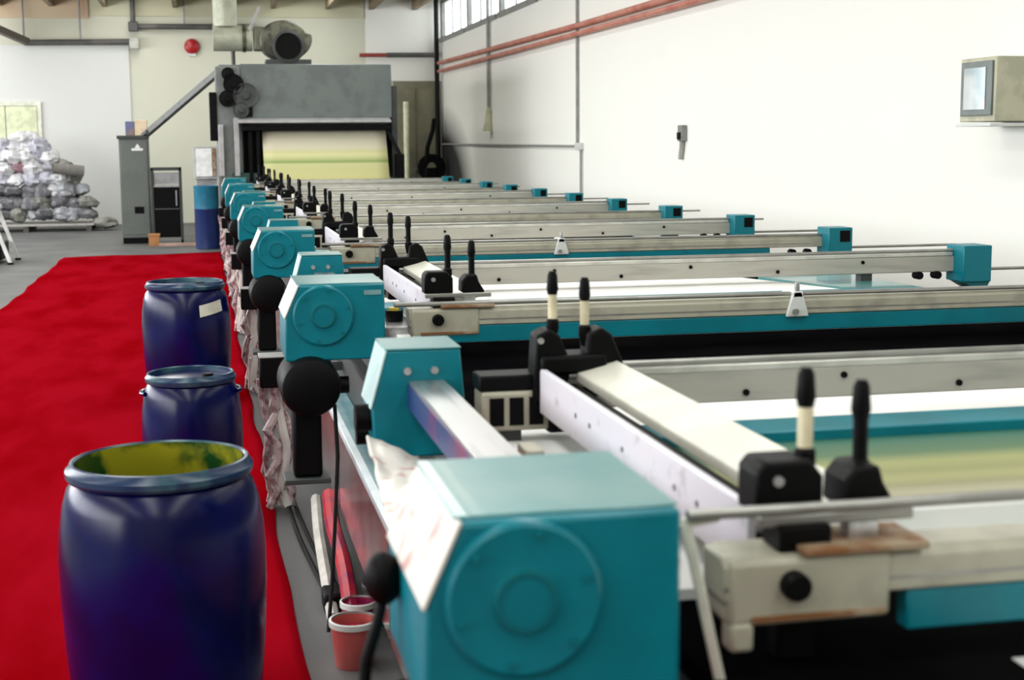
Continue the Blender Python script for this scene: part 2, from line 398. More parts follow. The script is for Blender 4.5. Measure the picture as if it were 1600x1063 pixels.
# --- small teal housing (B) with the stained connecting bar that reaches back to the big one
def make_small():
    r = thing('transfer_housing', (0, 0, 0), '', 'machine housing', 'small teal housings')
    poly = [(.420, .90), (.628, .90), (.640, 1.03), (.628, 1.178), (.438, 1.178), (.398, 1.030), (.402, .945)]
    MB().prism(poly, 'y', 0, .21).build('body', TEAL, r, bevel=.006)
    MB().prism([(.436, 1.1805), (.394, 1.030), (.398, 1.030), (.440, 1.178)], 'y', -.002, .212).build('flank_highlight', mat('pale_teal_highlight', (.42, .62, .60), .35), r)  # pale teal colour stands in for the highlight on this flank
    MB().box(.434, .630, -.002, .212, 1.178, 1.183).build('lid', TEAL_PALE, r, bevel=.002)
    b = MB().box(.494, .585, -1.46, -.002, 1.085, 1.100).build('connecting_bar', STEEL, r, bevel=.003)
    MB().box(.490, .500, -1.46, -.002, 1.030, 1.090).build('bar_side', MAGENTA, b, smooth=False)
    MB().cyl((.49, -.012, 1.125), (.49, 0, 1.125), .010, n=10).build('bolt', STEEL, r)
    MB().cyl((.56, -.012, 1.125), (.56, 0, 1.125), .010, n=10).build('bolt', STEEL, r)
    MB().cyl((.36, .05, 1.0), (.402, .05, 1.0), .035).build('side_knob', BLACK, r)
    MB().cyl((.37, .13, .935), (.402, .13, .935), .022).build('side_knob', BLACK, r)
    return r
hB = make_small()
for k in range(NST):
    h = hB if k == 0 else copy_tree(hB)
    h.location = (0, Y0+(k+.5)*S+.236, 0)
    h['label'] = 'small teal housing with dye-stained bar, behind the %s big disc housing' % ORDB[k]

# --- crossbeams; even ones (cream) belong to the big housings, odd ones (grey) to the small ones
def make_beam(even):
    m_ = CREAM if even else BEAMG
    r = thing('crossbeam', (0, 0, 0), '', 'crossbeam', 'crossbeams over the table')
    if even:
        bm_ = MB().prism([(-.045, 1.048), (.045, 1.048), (.045, 1.112), (-.030, 1.112), (-.045, 1.100)], 'x', .70, 3.70).build('beam', m_, r, bevel=.004)
        MB().prism([(-.050, 1.012), (.05, 1.012), (.05, 1.116), (-.050, 1.110)], 'x', .705, .955).build('end_block', m_, r, bevel=.010)
        MB().box(.708, .745, -.052, -.01, .975, 1.02).build('block_foot', m_, r, bevel=.008)
        MB().box(.74, .945, -.054, -.048, 1.020, 1.028).build('groove', RUST, r, smooth=False)
        MB().lathe([(.001, -.075), (.018, -.075), (.021, -.07), (.021, -.05)], (.802, 0, 1.072), 20, 'y').build('clamp_knob', BLACK, r)
        MB().box(.74, 3.36, -.042, -.005, .986, 1.047).build('teal_channel', TEAL, r, bevel=.004)
        MB().box(.70, 3.62, -.046, -.044, 1.066, 1.072).build('scale_strip', RODM, bm_, smooth=False)
        MB().box(.805, .865, .01, .05, .936, 1.05).build('support', BLACK, r, bevel=.004)
        MB().box(3.2, 3.26, .0, .05, .936, 1.05).build('support', DARKG, r, bevel=.004)
    else:
        bm_ = MB().box(.66, 3.70, -.045, .045, 1.032, 1.112).build('beam', m_, r, bevel=.004)
        MB().box(.95, 3.69, -.047, .047, 1.112, 1.130).build('slide_way', mat('pale_slide_way', (.62, .61, .55), .3, .3), r, bevel=.003)
        for i, x in enumerate((1.35, 1.62, 1.95, 2.3, 2.75, 3.2)):
            MB().cyl((x, -.052, 1.09 if i % 2 else 1.055), (x, -.045, 1.09 if i % 2 else 1.055), .009, n=8).build('screw', BLACK, bm_)
        e = MB().box(.655, .83, -.055, .05, .985, 1.085).build('end_casting', CREAM, r, bevel=.008)
        for x in (.675, .725, .775):
            MB().box(x, x+.036, -.058, -.05, 1.000, 1.070).build('pocket', BLACK, e, smooth=False)
        MB().box(.650, .835, -.05, .05, 1.085, 1.125).build('casting_hood', BLACK, r, bevel=.006)
        MB().box(.822, .90, -.06, .05, .975, 1.07).build('bearing_block', BLACK, r, bevel=.01)
        MB().box(.70, .76, -.03, .03, .936, .99).build('support', DARKG, r)
        MB().box(3.2, 3.26, -.03, .03, .936, 1.035).build('support', DARKG, r)
    MB().cyl((.648 if even else .95, -.035, 1.178 if even else 1.1395), (3.70, -.035, 1.172 if even else 1.1395), .0085, n=10).build('guide_rod', RODM, r)
    eb = MB().box(3.695, 3.850, -.145, .03, .985, 1.168).build('end_box', TEAL, r, bevel=.006)
    MB().prism([(3.71, .985), (3.76, .955), (3.835, .955), (3.850, .985)], 'y', -.13, .02).build('end_box_foot', TEAL_D, eb)
    MB().box(3.768, 3.832, -.148, -.144, 1.082, 1.150).build('end_recess', BLACK, eb, smooth=False)
    MB().cyl((3.845, -.03, 1.04), (4.6, -.03, 1.04), .008, n=8).build('tie_rod', RODM, r)
    MB().cyl((3.50, -.07, 1.018), (3.50, -.02, 1.018), .020, n=12).build('roller', BLACK, r)
    MB().cyl((3.60, -.07, 1.018), (3.60, -.02, 1.018), .020, n=12).build('roller', BLACK, r)
    return r
b0, b1 = make_beam(True), make_beam(False)
beams = []
for j in range(2*NST):
    src = (b0, b1)[j % 2]
    b = src if j < 2 else copy_tree(src)
    b.location = (0, Y0+.5*S*j+.145, 0)
    b['label'] = ('cream crossbeam with teal channel reaching right from the %s big disc housing' if j % 2 == 0 else
                  'grey crossbeam with slide way reaching right from the %s small teal housing') % ORDB[j//2]
    beams.append(b)
    MB().box(3.75, 3.83, b.location.y-.10, b.location.y, 0, .954).build('end_post', DARKG, table, bevel=.006)
for j, b in enumerate(beams):
    for ch in list(b.children):
        if j == 3 and ch.name.startswith('end_box'):
            for g in list(ch.children):
                if g.name.startswith('end_recess'): bpy.data.objects.remove(g)
        if j == 0 and ch.name.startswith('teal_channel'):
            ch.data = ch.data.copy()
            for v in ch.data.vertices:
                if v.co.x < 1: v.co.x = .985
        if j and j % 2 == 0 and ch.name.startswith('guide_rod'): ch.location.z = -.050
# slanting pale brace at the left end of the nearest crossbeam
br = MB().bar((.650, 1.90, 1.165), (.728, 1.88, .80), .016, .016).bar((.728, 1.88, .80), (.90, 1.86, .0), .016, .016).bar((.645, 1.90, 1.163), (.70, 1.90, 1.170), .014, .014).build('brace_strut', mat('pale_strut_paint', (.72, .72, .60), .4), table, bevel=.003)

# --- white clamps that hang on two of the crossbeams
for (cx_, j, lab) in ((2.168, 2, 'small white screen clamp on the second cream crossbeam'), (2.05, 4, 'small white screen clamp on the third cream crossbeam')):
    c = thing('screen_clamp', (cx_, Y0+.5*S*j+.145, 1.05), lab, 'clamp', 'white screen clamps')
    MB().prism([(-.045, -.01), (.045, -.01), (.040, .01), (.022, .07), (.014, .085), (-.014, .085), (-.022, .07), (-.040, .01)], 'y', -.062, -.046).build('jaw', PALE, c, bevel=.004)
    MB().box(-.02, .02, -.062, .05, .062, .085).build('hook', PALE, c, bevel=.003)
    MB().cyl((0, -.05, .085), (0, -.05, .118), .010, n=10).build('screw', STEEL, c)
    MB().cyl((-.012, -.075, .01), (-.012, -.06, .01), .012, n=10).build('nut', RODM, c)

# --- flat screens
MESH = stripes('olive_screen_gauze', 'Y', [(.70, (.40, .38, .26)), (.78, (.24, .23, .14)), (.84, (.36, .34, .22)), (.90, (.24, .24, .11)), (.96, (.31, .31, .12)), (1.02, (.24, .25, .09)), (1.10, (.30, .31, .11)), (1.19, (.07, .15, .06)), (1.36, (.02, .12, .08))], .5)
def make_screen(front):
    r = thing('print_screen', (0, 0, 0), '', 'print screen', 'flat screens between the crossbeams')
    MB().box(.72, 3.38, .46, 2.10, .936, .955).build('backing_sheet', WHITEB, r, smooth=False)
    ya, yb = (1.37, 1.53) if front else (1.16, 1.30)
    MB().box(.95, 3.30, ya, yb, .958, 1.018 if front else 1.006).build('frame_bar', TEAL, r, bevel=.004)
    MB().box(.95, 3.30, .66, .72, .958, 1.010).build('frame_bar', PALE, r, bevel=.004)
    MB().box(.95, 1.01, .72, ya, .958, 1.015).build('frame_bar', TEAL, r, bevel=.004)
    MB().box(3.24, 3.30, .72, ya, .958, 1.015).build('frame_bar', TEAL, r, bevel=.004)
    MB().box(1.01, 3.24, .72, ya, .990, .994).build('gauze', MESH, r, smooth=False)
    if not front:      # white cover cloth behind the far bar, a pale teal plate at its right end
        MB().prism([(.95, 1.31), (2.95, 1.31), (2.68, 2.08), (.95, 2.08)], 'z', .956, .998).build('cover_cloth', WHITEB, r, smooth=False)
        MB().prism([(3.02, 1.31), (3.34, 1.31), (3.34, 2.08), (2.80, 2.08)], 'z', .956, .996).build('cover_plate', TEAL_PALE, r, smooth=False)
    return r
s0, s1 = make_screen(True), make_screen(False)
for k in range(NST):
    s_ = (s0, s1)[k] if k < 2 else copy_tree(s1)
    s_.location = (0, Y0+k*S, 0)
    s_['label'] = 'flat printing screen with teal bars and olive gauze, ' + ORD[k]

# --- squeegee carriages riding across each screen
def make_squeegee(k):
    r = thing('squeegee_carriage', (0, Y0+k*S, 0), ['white double squeegee board with cream-sleeved handles, nearest the camera'][0] if k == 0 else
              'white double squeegee board with black handles, ' + ORD[k], 'squeegee', 'squeegee carriages')
    MB().box(.800, .815, .27, 1.68, 1.030, 1.142).build('squeegee_board', LAVEND, r, bevel=.003)
    for y_ in (.5, .62, .95, 1.2, 1.32):
        MB().cyl((.797, y_, 1.09), (.801, y_, 1.09), .006, n=8).build('rivet', RODM, r)
    MB().prism([(.893, 1.105), (1.000, 1.135), (1.000, 1.155), (.893, 1.130)], 'y', .27, 1.68).build('blade_holder', WHITEC, r, bevel=.003)
    MB().box(.817, .893, .27, 1.68, 1.02, 1.100).build('gap_shade', BLKGL, r)  # black strip added as the shade in the gap between the boards
    for side, y_ in (('near', .185), ('far', 1.72)):
        yc = y_
        lx = (.815, .935) if side == 'near' else (.822, .955)
        for i, x in enumerate(lx):
            w = .052 if i == 0 else .036
            if side == 'near' and i:
                poly = [(.898, 1.162), (.985, 1.162), (.962, 1.200), (.955, 1.226), (.918, 1.226), (.900, 1.205)]
            elif side == 'near':
                poly = [(x-w, 1.160), (x+w, 1.160), (x+w, 1.215), (x+w*.6, 1.240), (x-w*.75, 1.240), (x-w, 1.225)]
            else:
                poly = [(x-.040, 1.06), (x+.045, 1.075), (x+.060, 1.15), (x+.030, 1.222), (x+.005, 1.240), (x-.030, 1.225)]
            c = MB().prism(poly, 'y', yc-.045, yc+.035).build('clamp_block', BLACK, r, bevel=.006)
            hx = (.855, .943) if side == 'near' else (.843, .926)
            x = hx[i]
            top = (1.369, 1.347) if side == 'near' else (1.380, 1.362)
            tz = top[i]
            cream = k == 0 and not (side == 'near' and i == 1)
            MB().lathe([(.001, tz), (.008, tz), (.0125, tz-.010), (.015, tz-.045), (.0125, tz-.055), (.0125, tz-.058)], (x, yc, 0), 16).build('grip', BLACK, r)
            MB().cyl((x, yc, tz-.120), (x, yc, tz-.056), .0115, n=16).build('sleeve', SLEEVE if cream else BLACK, r)
            MB().lathe([(.011, tz-.118), (.016, tz-.124), (.016, tz-.145), (.012, tz-.16), (.012, 1.19)], (x, yc, 0), 16).build('collar', BLACK, r)
        MB().cyl((lx[0]-.02, yc-.050, 1.212), (lx[0]-.02, yc-.044, 1.212), .008, n=10).build('bolt', STEEL, r)
    # near end: cross plate, post and rusty slide plate on the cream beam
    MB().box(.765, 1.005, .130, .150, 1.146, 1.162).build('cross_plate', RODM, r, bevel=.003)
    MB().box(.90, .945, .125, .155, 1.115, 1.148).build('plate_post', STEEL, r)
    MB().box(.790, .870, .115, .19, 1.105, 1.150).build('slide_shoe', BLACK, r, bevel=.005)
    MB().box(.815, 1.008, .085, .200, 1.113, 1.124).build('slide_plate', RUST, r, bevel=.002)
    # far end: black yoke that bridges both boards
    MB().box(.80, .97, 1.66, 1.77, 1.125, 1.175).build('yoke', BLACK, r, bevel=.01)
    return r
sq0 = make_squeegee(0); sq1 = make_squeegee(1)
for k in range(2, NST):
    q = copy_tree(sq1); q.location = (random.uniform(-.01, .01), Y0+k*S, 0)
    q['label'] = 'white double squeegee board with black handles, ' + ORD[k]

# --- small mechanism between each pair of housings
def make_mech():
    r = thing('dosing_pump', (0, 0, 0), '', 'pump', 'dosing pumps between the housings')
    MB().box(.655, .80, .62, 1.30, .936, .985).build('pump_plate', STEEL, r, bevel=.004)
    MB().box(.68, .79, .92, 1.14, .985, 1.025).build('pump_body', TEAL, r, bevel=.006)
    MB().cyl((.735, .80, .985), (.735, .80, 1.03), .035, n=16).build('pump_motor', BLACK, r)
    MB().cyl((.735, .80, 1.03), (.735, .80, 1.042), .022, n=14).build('yellow_knob', mat('yellow_knob_plastic', (.55, .45, .05), .4), r)
    MB().tube([(.70, 1.14, 1.0), (.68, 1.2, 1.02), (.67, 1.28, 1.0)], .012).build('hose', BLKGL, r)
    MB().box(.66, .70, 1.2, 1.3, .985, 1.04).build('valve_block', CREAM, r, bevel=.004)
    return r
m0 = make_mech()
for k in range(NST):
    q = m0 if k == 0 else copy_tree(m0)
    q.location = (0, Y0+k*S, 0)
    q['label'] = 'low pump with teal body and black motor beside the bar of the %s small housing' % ORDB[k]

# --- hanging cables, control boxes on the aisle side
def make_cables(seed):
    random.seed(seed)
    r = thing('cable_bundle', (0, 0, 0), '', 'cables', 'hanging cable bundles along the aisle')
    for i in range(7):
        x = .33+random.uniform(-.06, .05); y_ = random.uniform(-.12, .12); pts = []
        for q in range(9):
            f = q/8
            pts.append((x+random.uniform(-.025, .025), y_+random.uniform(-.02, .02)+.05*f, .60*(1-f)+.12))
        MB().tube(pts, random.uniform(.012, .022), 7).build('cable', PINKC if i % 3 else mat('pale_hose', (.62, .60, .55), .4), r)
    MB().box(.25, .40, -.16, -.02, .70, .84).build('junction_box', BLACK, r, bevel=.008)
    MB().box(.248, .402, -.162, -.018, .838, .845).build('box_lid', WALLPIPE, r, bevel=.002)
    MB().box(.38, .64, -.10, -.05, .76, .80).build('bracket', DARKG, r)
    return r
cb = [make_cables(11), make_cables(12)]
for k in range(1, NST):
    q = cb[k-1] if k < 3 else copy_tree(cb[k % 2])
    q.location = (-.03, Y0+k*S+1.75, -.10)
    q['label'] = 'pinkish hanging cables under a black box, between %s and next big disc housing' % ORDB[k]

# ------------------------------------------------------------------ things on the floor by the machine
def cable(name, pts, r, m, label, cat='cable'):
    # smooth the path
    P = [Vector(p) for p in pts]; out = []
    for i in range(len(P)-1):
        a = P[max(i-1, 0)]; b = P[i]; c = P[i+1]; d = P[min(i+2, len(P)-1)]
        for q in range(6):
            t_ = q/6
            out.append(.5*((2*b)+(c-a)*t_+(2*a-5*b+4*c-d)*t_**2+(3*b-a-3*c+d)*t_**3))
    out.append(P[-1])
    return tag(MB().tube(out, r, 8).build(name, m), label, cat)
cable('power_cable', [(.33, 9.2, .012), (.315, 8.0, .012), (.335, 7.0, .012), (.35, 6.2, .012), (.39, 5.5, .012), (.40, 5.28, .04)], .011, BLKGL, 'thick black cable on the concrete along the red carpet edge')
cable('power_cable', [(.36, 7.4, .012), (.375, 6.6, .012), (.405, 5.9, .012), (.45, 5.4, .012), (.455, 5.2, .04)], .009, BLKGL, 'thinner black cable on the concrete nearer the steel side sheets')
pl = thing('cable_plug', (.42, 5.18, 0), 'black plug block on the concrete where two cables end', 'plug')
MB().box(-.045, .05, -.07, .06, 0, .075).build('plug_body', BLACK, pl, bevel=.012)
MB().cyl((-.02, .05, .04), (-.02, .11, .04), .016, n=10).build('plug_collar', BLACK, pl)
MB().cyl((.03, .05, .04), (.03, .11, .04), .016, n=10).build('plug_collar', BLACK, pl)

def pail(name, loc, r, h, m, mi, label):
    t_ = thing(name, loc, label, 'bucket')
    b = MB().lathe([(.001, 0), (r*.80, 0), (r*.84, .006), (r, h), (r*.96, h), (r*.80, .02), (.001, .02)], (0, 0, 0), 28).build('body', m, t_)
    MB().lathe([(r*.97, h-.012), (r*1.07, h-.012), (r*1.08, h+.006), (r*.97, h+.008)], (0, 0, 0), 28).build('rim', PALE, t_)
    MB().lathe([(.001, h*.8), (r*.93, h*.8)], (0, 0, 0), 28).build('dye', mi, t_)
    return t_
pail('dye_bucket', (.43, 4.58, 0), .075, .15, mat('pink_bucket_plastic', (.50, .10, .09), .35), REDP, 'small red dye bucket with white rim on the floor near the lever')
pail('dye_bucket', (.475, 4.86, 0), .06, .12, mat('crimson_bucket_plastic', (.25, .005, .06), .35), REDP, 'crimson dye bucket right behind the white-rimmed red bucket')
cable('dye_hose', [(.44, 4.70, .02), (.455, 4.95, .10), (.46, 5.25, .16), (.455, 5.6, .20), (.47, 5.95, .24)], .030, REDP, 'thick red dye hose rising towards the steel side sheets', 'hose')
cable('wash_hose', [(.40, 5.0, .02), (.41, 5.5, .06), (.42, 5.9, .10), (.44, 6.3, .14)], .024, mat('pale_hose', (.62, .60, .55), .4), 'short pale hose on the floor next to the red hose', 'hose')
dd = thing('dye_canister', (.62, 5.02, 0), 'dark blue canister standing under the machine behind the red hose', 'canister')
MB().lathe([(.001, 0), (.10, 0), (.11, .02), (.11, .19), (.09, .225), (.05, .235), (.05, .26), (.001, .26)], (0, 0, 0), 28).build('body', BLUE_D, dd)
MB().lathe([(.112, .10), (.116, .105), (.116, .13), (.112, .135)], (0, 0, 0), 28).build('band', GREYG, dd)

tag(MB().sheet(lambda u, v: (1.12+2.2*u+.02*v, .95+.90*v-.05*u, .940+.004*noise.noise((u*6, v*4, 0))), 20, 10).build('cloth_sheet', WHITEB, solid=.003), 'white cloth on the black blanket before the nearest cream crossbeam', 'cloth')
# stained white rag lying over the rail behind the nearest housing
random.seed(5)
def rag(u, v):
    a = Vector((.372, 3.50, .985)).lerp(Vector((.50, 3.50, .925)), u); b = Vector((.292, 2.20, 1.035)).lerp(Vector((.335, 2.20, 1.185)), u)
    p = a.lerp(b, v); w = math.sin(PI*v)
    return (p.x+.012*w*noise.noise((u*4, v*7, 0)), p.y, p.z-.03*w+.018*noise.noise((u*3, v*6, 2)))
rg = tag(MB().sheet(rag, 14, 24).build('cleaning_rag', STAINED, solid=.006), 'white rag with dye stains slung behind the nearest teal housing', 'rag')

# ------------------------------------------------------------------ blue drums on the carpet
def drum(loc, R, H, label, kind):
    t_ = thing('plastic_drum', loc, label, 'drum', 'blue drums in the aisle')
    k = R/.293; hh = H/.80
    prof = [(.001, .0), (.245, .0), (.262, .02), (.272, .10), (.284, .25), (.292, .42), (.293, .52), (.288, .60), (.276, .68), (.262, .725), (.248, .745), (.243, .752)]
    MB().lathe([(r*k, z*hh) for r, z in prof], (0, 0, 0), 56).build('body', BLUE_D, t_)
    rim = [(.243, .750), (.258, .753), (.264, .762), (.264, .778), (.256, .786), (.250, .800), (.243, .802), (.238, .796), (.236, .75)]
    rm = MB().lathe([(r*k, z*hh) for r, z in rim], (0, 0, 0), 56).build('rim', BLUE_R, t_)
    if kind == 'open':
        MB().lathe([(.2340*k, .797*hh), (.2340*k, .72*hh), (.262*k, .58*hh), (.268*k, .44*hh)], (0, 0, 0), 56).build('inner_wall', GREENP, t_)
        MB().lathe([(.001, .45*hh), (.266*k, .45*hh)], (0, 0, 0), 56).build('dye_surface', mat('green_dye', (.02, .10, .015), .15), t_)
    else:
        lid = MB().lathe([(.001, .775*hh), (.20*k, .775*hh), (.225*k, .770*hh), (.238*k, .772*hh)], (0, 0, 0), 56).build('lid', BLUE_D, t_)
        MB().cyl((.10*k, -.05*k, .775*hh), (.10*k, -.05*k, .795*hh), .03*k, n=16).build('bung', BLACK, lid)
    if kind == 'handled':
        for s in (-1, 1):
            MB().tube([(s*.262*k, -.06, .70*hh), (s*.283*k, -.035, .70*hh), (s*.286*k, 0, .70*hh), (s*.283*k, .035, .70*hh), (s*.262*k, .07, .70*hh)], .010).build('handle', BLUE_D, t_)
    return t_
drum((-.150, 4.20, .018), .293, .79, 'large blue drum, open top with green dye inside, in front', 'open')
drum((-.085, 6.55, .018), .222, .675, 'smaller blue drum with side handles between the two large drums', 'handled')
d3 = drum((-.140, 9.75, .018), .288, .79, 'large blue lidded drum with a pale sticker, farthest along carpet', 'lidded')
def sticker(u, v):
    a = -PI/2+.32+u*.62; r = .2885-(.012*v)
    return (r*math.cos(a), r*math.sin(a), .575+v*.075+.03*u)
MB().sheet(sticker, 8, 2).build('sticker', mat('pale_sticker', (.62, .62, .50), .5), d3)

# ------------------------------------------------------------------ dryer at the far end
HY = 23.25
t = thing('dryer_hood', (0, HY, 0), 'large grey dryer box with entry slot at the end of the machine', 'dryer')
MB().box(.30, 2.99, .35, 5.5, 1.15, 2.94).build('casing', GREYG, t, bevel=.02)
MB().prism([(.30, 2.95), (.02, 2.93), (.0, 2.10), (.30, 2.06)], 'x', .63, 2.99).build('front_panel', GREYG, t, bevel=.01)
MB().box(.24, .63, .02, .9, 0, 2.90).build('side_column', mat('column_grey', (.16, .18, .17), .4), t, bevel=.02)
sh = MB().prism([(-.22, 2.02), (.05, 2.02), (.05, 2.10), (.0, 2.10), (-.22, 2.05)], 'x', .57, 2.95).build('entry_ledge', GREYL, t, bevel=.006)
MB().box(.63, 2.97, -.15, .10, 1.90, 1.985).build('entry_lip', BLACK, t, bevel=.01)
MB().box(.66, 2.97, .32, .345, 1.15, 1.90).build('throat', BLACK, t)
for x in (.72, .84): MB().box(x, x+.06, -.06, .04, .94, 1.92).build('guide_post', BLACK, t, bevel=.006)
MB().bar((2.90, -.05, 1.92), (3.10, -.10, 1.50), .06, .06).box(3.02, 3.16, -.12, .0, 1.0, 1.52).build('tension_arm', BLACK, t)
MB().box(2.99, 3.08, .05, .4, 0, 2.6).build('side_post', DARKG, t)
# gears and belt guard on the left column
for i, (x, z, rr) in enumerate(((.52, 2.62, .16), (.70, 2.45, .19), (.42, 2.40, .13), (.62, 2.22, .12), (.44, 2.78, .10))):
    g = MB().lathe([(.001, -.10), (rr*.3, -.10), (rr*.35, -.06), (rr*.85, -.05), (rr, -.06), (rr, .02)], (x, 0, z), 24, 'y').build('gear', DARKG if i % 2 else BLACK, t)
MB().box(.56, .80, -.05, .02, 2.12, 2.60).build('belt_guard', BLACK, t, bevel=.02)
MB().box(.14, .25, -.02, .5, 1.75, 2.50).build('switch_panel', BLACK, t, bevel=.01)
MB().box(.26, .34, -.10, .02, 1.2, 2.0).box(.50, .58, -.10, .02, 1.2, 2.1).build('column_rib', GREYL, t, bevel=.01)
MB().box(.45, .90, -.02, .30, .55, 1.25).build('lower_guard', mat('dark_green_guard', (.02, .07, .055), .5), t, bevel=.02)
WEB = stripes('striped_cloth_web', 'Z', [(1.05, (.46, .44, .16)), (1.20, (.52, .50, .22)), (1.30, (.50, .49, .22)), (1.38, (.50, .50, .24)), (1.41, (.22, .30, .08)), (1.46, (.44, .47, .20)), (1.52, (.62, .60, .30)), (1.58, (.58, .56, .28)), (1.62, (.62, .58, .42)), (1.92, (.66, .62, .48))])
web = MB().sheet(lambda u, v: (.94+1.95*u, HY-.42+.52*v, .99+.93*v+.02*math.sin(u*PI)*(1-v)), 10, 14).build('fabric_web', WEB, solid=.006)
tag(web, 'cream and yellow-green striped cloth web running up into the dryer', 'fabric')

# blower and ducts above the dryer
b = thing('exhaust_blower', (1.36, HY+.9, 2.94), 'round snail-shaped exhaust blower on top of the dryer', 'blower')
out = [];
for i in range(40):
    a = 2*PI*i/40; rr = .36+.09*(i/40)
    out.append((rr*math.cos(a+.4), .42+rr*.80*math.sin(a+.4)))
MB().prism(out, 'y', -.25, .25).build('scroll', OLIVE, b, bevel=.03)
MB().lathe([(.25, -.26), (.26, -.31), (.22, -.32), (.20, -.26)], (.06, 0, .30), 32, 'y').build('inlet_ring', DARKG, b)
MB().lathe([(.001, -.262), (.21, -.262)], (.06, 0, .30), 32, 'y').build('inlet', BLACK, b)
MB().box(-.30, .42, -.30, .30, 0, .10).build('base', DARKG, b)
MB().box(-.48, -.30, -.2, .2, .25, .62).build('outlet', OLIVE, b, bevel=.02)
b = thing('air_duct', (.86, HY+.9, 3.39), 'pale green round duct running left from the blower and up', 'duct')
MB().cyl((0, 0, 0), (-.62, 0, 0), .21, n=32).build('pipe_run', mat('pale_green_duct', (.42, .44, .34), .4, .2), b)
MB().cyl((-.10, 0, 0), (-.16, 0, 0), .225, n=32).build('joint_ring', OLIVE, b)
MB().cyl((-.42, 0, .18), (-.42, 0, 1.56), .19, n=32).build('riser', MATS['pale_green_duct'], b)
MB().bar((-.05, -.2, .12), (.12, -.2, .48), .05, .05).build('stay', GREYL, b)
b = thing('slanted_channel', (0, 0, 0), 'grey channel slanting from the tall cabinet up to the dryer', 'cable channel')
MB().bar((-.90, 25.9, 1.90), (.40, 24.2, 2.93), .09, .10).build('channel', mat('channel_grey', (.11, .12, .11), .5), b, bevel=.005)
MB().bar((-.95, 25.95, 1.86), (-.86, 25.85, 1.93), .16, .05).build('foot_plate', DARKG, b)
p = tag(MB().cyl((.56, 24.6, 2.9), (.56, 24.6, 4.9), .035, n=12).build('hanger_pole', GREYPIPE), 'dark vertical hanger pole beside the blower duct', 'pole')

# ------------------------------------------------------------------ items left of the dryer
t = thing('control_cabinet', (-1.15, 25.9, 0), 'tall grey-green control cabinet with white emblem plate', 'cabinet')
CABM = mat('cabinet_grey_green', (.125, .140, .125), .45, col2=(.105, .12, .108), scale=2)
MB().box(-.245, .245, 0, .62, .10, 1.84).build('body', CABM, t, bevel=.012)
MB().box(-.235, .235, .02, .6, 0, .10).build('plinth', BLACK, t)
MB().box(-.27, .25, -.03, .64, 1.80, 1.86).build('top_cap', DARKG, t, bevel=.01)
dr = MB().box(-.215, .225, -.012, 0, .16, 1.76).build('door', CABM, t, bevel=.004)
MB().box(-.03, .16, -.018, -.012, 1.60, 1.64).build('emblem', PAPER, dr, smooth=False)
MB().prism([(.02, 1.645), (.12, 1.645), (.07, 1.72)], 'y', -.018, -.012).build('emblem', PAPER, dr, smooth=False)
MB().box(-.02, .14, -.016, -.012, .52, .64).build('vent', BLACK, dr, smooth=False)
t = tag(MB().box(-.075, .075, -.1, .1, 0, .24).build('parts_box', mat('slate_blue_card', (.12, .14, .26), .6, col2=(.25, .16, .14), scale=5), bevel=.006, loc=(-1.20, 26.1, 1.861)), 'dark blue box on the left of the cabinet top', 'box')
t = tag(MB().box(-.10, .10, -.1, .1, 0, .26).box(-.103, .103, -.103, .103, .20, .262).build('parts_box', mat('buff_card', (.72, .58, .40), .7), bevel=.006, loc=(-1.01, 26.1, 1.861)), 'cream carton on the cabinet top next to the channel foot', 'box')

t = thing('tool_trolley', (-.615, 25.55, 0), 'dark framed trolley with black drawer box beside the cabinet', 'trolley')
for sx_ in (-1, 1):
    for y_ in (0, .45): MB().box(sx_*.235-.02, sx_*.235+.02, y_-.02, y_+.02, .06, 1.30).build('post', DARKG, t)
    for y_ in (0, .45): MB().cyl((sx_*.235-.02, y_, .04), (sx_*.235+.02, y_, .04), .04, n=14).build('wheel', BLACK, t)
MB().box(-.255, .255, -.02, .02, 1.26, 1.31).box(-.255, .255, .43, .47, 1.26, 1.31).build('top_rail', DARKG, t)
MB().box(-.21, .21, .0, .45, .98, 1.01).build('shelf', GREYL, t)
MB().box(-.215, .215, .44, .46, 1.02, 1.22).build('back_plate', GREYL, t)
bx_ = MB().box(-.215, .215, -.01, .45, .12, .97).build('drawer_box', BLACK, t, bevel=.01)
MB().box(-.20, .20, -.02, -.01, .60, .615).build('drawer_gap', GREYPIPE, bx_, smooth=False)
MB().box(.15, .17, -.03, -.01, .66, .92).build('handle', GREYL, bx_)
t = tag(MB().box(-.09, .09, -.08, .08, 0, .20).box(-.10, .10, -.09, .09, .17, .205).build('carton', mat('orange_card', (.45, .20, .07), .7), bevel=.005, loc=(-.84, 25.25, 0)), 'small orange carton on the floor before the trolley', 'box')
t = tag(MB().box(-.34, .34, -.05, .05, 0, .05).build('timber_batten', mat('pinkish_timber', (.50, .34, .27), .7), bevel=.004, loc=(-.42, 25.1, 0)), 'short pinkish timber batten lying beside the orange carton', 'batten')

